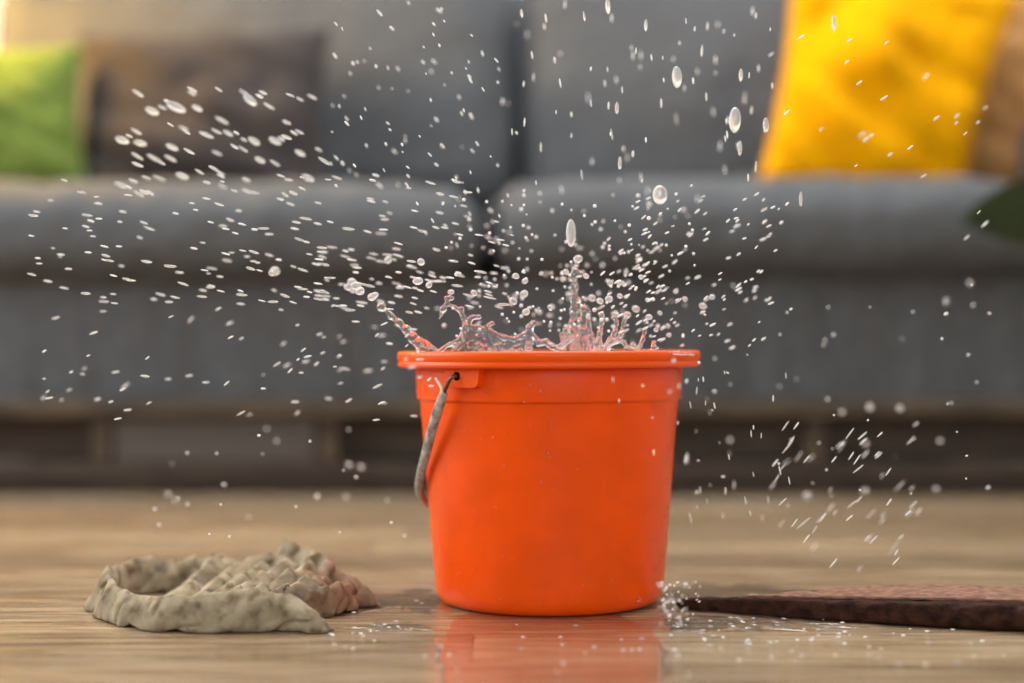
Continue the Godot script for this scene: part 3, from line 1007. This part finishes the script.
func loft_cloth(called: String, t: Node3D, fp: Array, from: float, sd: int, cloth: Material) -> void:
	# sections across the cloth: front edge row, back edge row (on the floor) and thickness
	var nz := FastNoiseLite.new()
	nz.seed = sd
	nz.frequency = 1.0
	nz.fractal_octaves = 4
	var v := PackedVector3Array()
	var idx := PackedInt32Array()
	var ns := 180
	var np := 44
	for i in ns + 1:
		var s := float(i) / ns * (fp.size() - 1)
		var k := mini(int(s), fp.size() - 2)
		var u := s - k
		u = u * u * (3 - 2 * u) * 0.5 + u * 0.5
		var x := lerpf(fp[k][0], fp[k + 1][0], u)
		var th := lerpf(fp[k][3], fp[k + 1][3], u)
		var a := fl(x, lerpf(fp[k][1], fp[k + 1][1], u))
		var b := a
		b.z = -F * (EYE - th) / (lerpf(fp[k][2], fp[k + 1][2], u) - HOR)
		var half := (a.z - b.z) / 2
		var mid := (a + b) / 2
		var ends := sqrt(clampf(minf(float(i), float(ns - i)) / 7.0, 0.0, 1.0))
		for j in np:
			var q := TAU * j / np
			var cx := signf(cos(q)) * pow(absf(cos(q)), 0.35)
			var cy := signf(sin(q)) * pow(absf(sin(q)), 0.55)
			var z := mid.z + half * cx * ends
			var bot := th * from
			var h := th - bot
			var y := bot + h * 0.5 + h * 0.5 * cy * ends
			var xx := a.x + (z - a.z) / a.z * a.x * 0.0
			var w := nz.get_noise_2d(xx * 22, z * 60)
			var w2 := nz.get_noise_2d(xx * 90 + 5, z * 120)
			if cy > 0.0: y += (w * 0.0025 + w2 * 0.0008) * clampf(th / 0.02, 0.3, 1.0) * cy
			z += w * 0.004 * absf(cx) + w2 * 0.0010
			v.append(Vector3(xx, maxf(y, 0.0012), z))
	for i in ns:
		for j in np:
			var a := i * np + j
			var b := i * np + (j + 1) % np
			idx.append_array([a, a + np, b, b, a + np, b + np])
	for e in [0, ns]:
		var m := Vector3.ZERO
		for j in np: m += v[e * np + j] / np
		v.append(m)
		for j in np:
			var a: int = e * np + j
			var b: int = e * np + (j + 1) % np
			idx.append_array([v.size() - 1, a, b] if e == 0 else [v.size() - 1, b, a])
	put(called, solid(v, idx), cloth, t)


# ---------------------------------------------------------------- water on the floor
func puddle(label: String, center: Vector3, rx: float, rz: float, sd: int, rag := 0.35, ripple := 0.0) -> void:
	var nz := FastNoiseLite.new()
	nz.seed = sd
	nz.frequency = 1.0
	nz.fractal_octaves = 4
	var v := PackedVector3Array([Vector3(0, 0.0013, 0)])
	var idx := PackedInt32Array()
	var na := 160
	var nr := 40
	for i in nr:
		for j in na:
			var a := TAU * j / na
			var r := (1.0 + rag * 2.0 * nz.get_noise_2d(cos(a) * 1.8 + 3, sin(a) * 1.8)) * (i + 1) / nr
			var x := cos(a) * r * rx
			var z := sin(a) * r * rz
			var e := 1.0 - float(i + 1) / nr
			var y := 0.0013 * pow(minf(e * 5.0, 1.0), 0.5)
			y += ripple * nz.get_noise_2d(x * 55, z * 90) * minf(e * 4.0, 1.0)
			v.append(Vector3(x, maxf(y, 0.00025), z))
	for j in na: idx.append_array([0, 1 + j, 1 + (j + 1) % na])
	for i in nr - 1:
		for j in na:
			var a := 1 + i * na + j
			var b := 1 + i * na + (j + 1) % na
			idx.append_array([a, a + na, b, b, a + na, b + na])
	var o := put("puddle", solid(v, idx, null, null, true), M.water_film)
	o.position = Vector3(center.x, 0.0003, center.z)
	tag(o, label, "puddle", "puddles round the bucket")

func build_wet_floor() -> void:
	puddle("thin wet film on the planks in front of the bucket", Vector3(0.031, 0, -1.34), 0.095, 0.27, 3, 0.05, 0.0)
	puddle("rippled puddle between the bucket and the brown cloth tip", fl(735, 624), 0.10, 0.04, 8, 0.45, 0.0006)
	puddle("narrow puddle behind the brown cloth tip", fl(725, 592), 0.085, 0.045, 12, 0.4, 0.0003)
	puddle("thin puddle between the rag and the bucket", fl(408, 602), 0.055, 0.07, 15, 0.5, 0.0003)
	puddle("small puddle in front of the rag's brown end", fl(395, 628), 0.035, 0.025, 19, 0.5, 0.0002)


# ---------------------------------------------------------------- plant beside the frame, and an added lamp out of view
func build_plant() -> void:
	var p := thing("potted_plant", "potted plant with broad dark green leaves beside the sofa front", "plant", Vector3(1.06, 0.0, -2.30))
	var pot := put("pot", lathe([[0.0, 0.0], [0.085, 0.0], [0.09, 0.004], [0.115, 0.2], [0.122, 0.205], [0.122, 0.222], [0.112, 0.222], [0.108, 0.19], [0.0, 0.19]], 48), M.pot, p)
	put("soil", lathe([[0.0, 0.192], [0.06, 0.2], [0.1075, 0.194], [0.1, 0.185], [0.0, 0.185]], 32), M.soil, p)
	rng.seed = 5
	var tips := [Vector3(-0.385, 0.435, -0.1), Vector3(0.1, 0.62, 0.2), Vector3(0.3, 0.55, 0.0), Vector3(0.22, 0.5, -0.25), Vector3(0.1, 0.75, -0.05), Vector3(0.28, 0.4, 0.2)]
	for k in tips.size():
		var tip: Vector3 = tips[k]
		var root := Vector3(tip.x * 0.05, 0.19, tip.z * 0.05)
		var dir := Vector3(tip.x, 0, tip.z).normalized()
		var base := root.lerp(tip, 0.4) + Vector3(0, 0.11 if k else 0.137, 0)
		put("stem", tube([[root, 0.006], [root.lerp(base, 0.5) + Vector3(0, 0.04, 0) - dir * 0.01, 0.005], [base, 0.0035]], 8, 6), M.stem, p)
		# blade: a curved, folded leaf with thickness
		var side := dir.cross(Vector3.UP).normalized()
		var v := PackedVector3Array()
		var idx := PackedInt32Array()
		var n := 20
		var m := 10
		for layer in 2:
			for i in n + 1:
				var t := float(i) / n
				var c := base.lerp(tip, t) + Vector3(0, (0.05 if k else 0.012) * sin(PI * t), 0)
				var wdt := 0.075 * pow(sin(PI * pow(t, 0.8)), 0.75) + 0.0005
				for j in m + 1:
					var s := 2.0 * j / m - 1.0
					var tw := side.rotated(dir, 0.75)
					v.append(c + tw * s * wdt + Vector3(0, absf(s) * 0.012 - layer * 0.0012, 0))
		var lay := (n + 1) * (m + 1)
		for layer in 2:
			for i in n:
				for j in m:
					var a := layer * lay + i * (m + 1) + j
					var q := [a, a + m + 1, a + 1, a + 1, a + m + 1, a + m + 2]
					idx.append_array(q if layer == 0 else [q[0], q[2], q[1], q[3], q[5], q[4]])
		put("leaf", solid(v, idx), M.leaf, p)

func build_added_lamp() -> void:  # unseen lamp, added to give the sofa's upper left a warm glow
	var l := thing("added_floor_lamp", "added arched floor lamp out of view, its globe warming the upper left of the sofa", "lamp", Vector3(-1.44, 0.0, -2.56))
	put("base", lathe([[0.0, 0.0], [0.13, 0.0], [0.135, 0.006], [0.13, 0.018], [0.03, 0.03], [0.0, 0.03]], 40), M.added_lamp_metal, l)
	put("pole", tube([[Vector3(0, 0.025, 0), 0.011], [Vector3(0, 0.6, 0), 0.011], [Vector3(0, 1.0, 0), 0.010], [Vector3(0.04, 1.2, -0.06), 0.009], [Vector3(0.16, 1.29, -0.24), 0.009], [Vector3(0.27, 1.22, -0.36), 0.009], [Vector3(0.29, 1.12, -0.38), 0.009]], 12, 8), M.added_lamp_metal, l)
	var gc := Vector3(0.29, 1.02, -0.38)
	put("cap", lathe([[0.0, 0.07], [0.045, 0.07], [0.04, 0.1], [0.012, 0.125], [0.0, 0.125]], 24), M.added_lamp_metal, l).position = gc
	var prof := []
	for k in 21:
		var a := PI * k / 20.0
		prof.append([sin(a) * 0.09, -cos(a) * 0.09])
	put("added_lamp_globe", lathe(prof, 40), M.added_lamp_glow, l).position = gc
	var o := OmniLight3D.new()  # added warm light for the upper left
	o.name = "added_lamp_light"
	l.add_child(o)
	o.position = gc
	o.light_color = Color(1.0, 0.76, 0.27)
	o.light_energy = 1.5
	o.light_size = 0.09
	o.omni_range = 8.0
	o.shadow_enabled = true


# ---------------------------------------------------------------- flying drops
func build_drops() -> void:
	rng.seed = 2024
	var all := []     # [x, y, distance, length px, width px, angle deg, zone]
	var zones := [
		# x0, x1, y0, y1, count, len0, len1, wid0, wid1, angle, spread, d0, d1, pull towards the bucket, label
		[120, 335, 85, 195, 60, 11, 19, 2.8, 4.0, 27, 6, 1.34, 1.44, 0.0, "slanting water drop flung in front of the taupe pillow"],
		[30, 480, 175, 305, 270, 8, 15, 2.0, 2.9, 10, 10, 1.40, 1.62, 0.45, "flat water drop flying in front of the left seat cushion"],
		[40, 430, 300, 420, 100, 6, 12, 1.9, 2.7, -18, 30, 1.38, 1.7, 0.35, "small water drop flying in front of the sofa skirt left of the bucket"],
		[440, 700, 190, 342, 260, 2.6, 5.4, 2.6, 4.6, 0, 90, 1.42, 1.75, 0.5, "round water drop tossed up right above the bucket"],
		[630, 790, 185, 350, 180, 5, 10, 1.9, 2.9, -34, 14, 1.42, 1.62, 0.5, "water drop flying up and right in front of the right seat cushion"],
		[500, 780, 0, 200, 90, 6, 16, 1.6, 2.8, 88, 8, 1.4, 1.8, 0.0, "upright water drop falling in front of the right back cushion"],
		[770, 1000, 30, 250, 26, 8, 12, 1.6, 2.4, -40, 8, 1.4, 1.7, 0.0, "thin slanting water drop in front of the yellow pillow"],
		[770, 920, 420, 570, 66, 10, 20, 1.4, 2.2, -48, 10, 1.4, 1.75, 0.0, "thin slanting water drop right of the bucket in front of the sofa base"],
		[690, 1000, 285, 500, 60, 3, 6, 1.8, 3.2, -20, 60, 1.3, 1.8, 0.2, "small water drop scattered right of the bucket"],
		[656, 700, 582, 626, 70, 2.4, 6, 1.4, 3.0, -50, 40, 1.5, 1.62, 0.0, "water drop spattering up beside the bucket foot"],
		[330, 500, 0, 190, 110, 4, 10, 1.7, 2.8, 55, 20, 1.38, 1.7, 0.2, "water drop flying in front of the left back cushion"],
		[150, 420, 425, 545, 26, 3, 6, 2.2, 4.0, -20, 50, 1.25, 1.8, 0.0, "water drop flying low above the rag"],
		[680, 790, 360, 520, 44, 5, 13, 1.2, 2.0, 86, 10, 1.45, 1.7, 0.3, "thin falling water drop close right of the bucket wall"],
	]
	for q in zones:
		for k in q[4]:
			var x := rng.randf_range(q[0], q[1])
			var y := rng.randf_range(q[2], q[3])
			if q[13] > 0.0 and rng.randf() < q[13]:
				var t := rng.randf_range(0.15, 0.6)
				x = lerpf(x, 560.0, t)
				y = lerpf(y, 320.0, t)
			var wd := rng.randf_range(q[7], q[8]) * pow(rng.randf_range(0.45, 1.0), 0.6)
			var ln := maxf(wd, rng.randf_range(q[5], q[6]) * wd / q[8])
			var d := rng.randf_range(q[11], q[12])
			if y > 355 and x > 395 and x < 690: d = rng.randf_range(1.32, 1.42)
			all.append([x, y, d, ln, wd, q[9] + rng.randf_range(-q[10], q[10]), q[14]])
	# drops that stand out in the photograph
	var fall := "large clear water drop falling above the bucket"
	for b in [[677, 77, 22, 10], [735, 120, 26, 12], [660, 195, 20, 15], [571, 233, 28, 10], [766, 125, 15, 6], [740, 148, 15, 4.5], [608, 6, 16, 5], [620, 163, 13, 4], [617, 108, 12, 4], [646, 25, 12, 3.5], [834, 23, 16, 4], [801, 199, 15, 3.5], [741, 75, 13, 4]]:
		all.append([b[0], b[1], 1.52, b[2], b[3], 90 + rng.randf_range(-4, 4), fall])
	var ball := "large round water drop tossed above the bucket splash"
	for b in [[578, 259, 9], [524, 294, 8.5], [513, 301, 8], [526, 312, 8], [592, 298, 8], [609, 299, 8], [636, 309, 7.5], [627, 315, 8], [649, 317, 6.5], [620, 296, 6], [610, 283, 6.5], [620, 283, 6], [641, 277, 5.5], [600, 301, 7], [566, 272, 6.5], [563, 279, 6], [586, 276, 6], [552, 307, 6], [550, 307, 5], [516, 276, 6.5], [525, 281, 6.5], [648, 300, 5], [660, 313, 5], [668, 326, 5], [656, 330, 5], [669, 335, 5], [685, 299, 5.5], [676, 291, 5], [451, 292, 6], [474, 293, 6.5], [418, 281, 9], [429, 285, 7], [372, 297, 9], [375, 295, 7], [352, 282, 9], [356, 286, 10], [348, 287, 8], [360, 291, 9], [353, 290, 7], [421, 262, 8], [388, 260, 8], [275, 271, 10], [272, 273, 7], [703, 306, 7], [712, 297, 6]]:
		all.append([b[0], b[1], rng.randf_range(1.45, 1.6), b[2] * rng.randf_range(1.0, 1.2), b[2] * 0.9, rng.randf_range(-40, 40), ball])
	var soft := "blurred water drop hanging before the dark sofa base right of the bucket"
	for b in [[870, 407, 7], [900, 408, 6], [807, 496, 7], [842, 412, 5], [865, 491, 6], [936, 489, 5], [940, 441, 5], [946, 301, 5], [970, 283, 5], [730, 440, 4], [866, 444, 5]]:
		all.append([b[0], b[1], 1.24, b[2], b[2], 0.0, soft])
	for b in [[349, 465, 6], [361, 467, 6], [346, 497, 5], [168, 494, 5], [175, 500, 5]]:
		all.append([b[0], b[1], 1.24, b[2], b[2] * 0.85, 0.0, "water drop flying low above the rag"])
	var streak := "bold slanting water drop flung in front of the taupe pillow"
	for b in [[250, 100, 17, 7, 40], [176, 107, 22, 8, 25], [152, 111, 15, 7, 25], [122, 140, 15, 7, 20], [140, 143, 14, 6, 15], [254, 141, 14, 6, 30], [275, 141, 14, 6, 28], [260, 160, 12, 5, 25], [300, 153, 12, 5, 28], [172, 147, 14, 5, 25], [182, 176, 14, 6, 22], [197, 108, 12, 5, 28], [308, 178, 14, 6, 25], [246, 180, 9, 4, 25], [121, 185, 14, 4, 20]]:
		all.append([b[0], b[1], 1.36, b[2], b[3], b[4], streak])
	# drops lying on the floor
	for k in 130:
		var x := rng.randf_range(380, 1010)
		var y := rng.randf_range(622, 678)
		if k < 50:
			x = rng.randf_range(668, 850)
			y = rng.randf_range(618, 645)
		elif k < 70:
			x = rng.randf_range(330, 430)
			y = rng.randf_range(596, 650)
		var wd := rng.randf_range(2.0, 5.0)
		all.append([x, y, F * EYE / (y - HOR), wd * 1.2, wd, 0.0, "flat water bead lying on the planks near the puddles", true])
	all.sort_custom(func(a, b): return a[3] * a[4] > b[3] * b[4])
	var groups := {}
	var rest := []
	for k in all.size():
		var a = all[k]
		var d: float = a[2]
		var p := pt(a[0], a[1], d)
		var ang: float = deg_to_rad(-a[5])
		var bs := Basis(Vector3.BACK, ang) * Basis.from_scale(Vector3(a[3], a[4], a[4]) * 0.5 * d / F)
		if a.size() > 7:
			bs = Basis.from_scale(Vector3(a[3], a[4] * 0.35, a[3]) * 0.5 * d / F)
			p.y = 0.0014
		if k < 300:
			var o := put("water_drop", drop_mesh(), M.drop)
			o.transform = Transform3D(bs, p)
			tag(o, a[6], "water drop", "water drops: " + a[6])
		else:
			rest.append(Transform3D(bs, p))
	var mm := MultiMesh.new()
	mm.transform_format = MultiMesh.TRANSFORM_3D
	mm.mesh = drop_mesh()
	mm.instance_count = rest.size()
	for k in rest.size(): mm.set_instance_transform(k, rest[k])
	var mi := MultiMeshInstance3D.new()
	mi.name = "fine_water_spray"
	mi.multimesh = mm
	mi.material_override = M.spray
	add_child(mi)
	tag(mi, "fine spray of tiny water droplets filling the air round the bucket", "spray", "", "stuff")
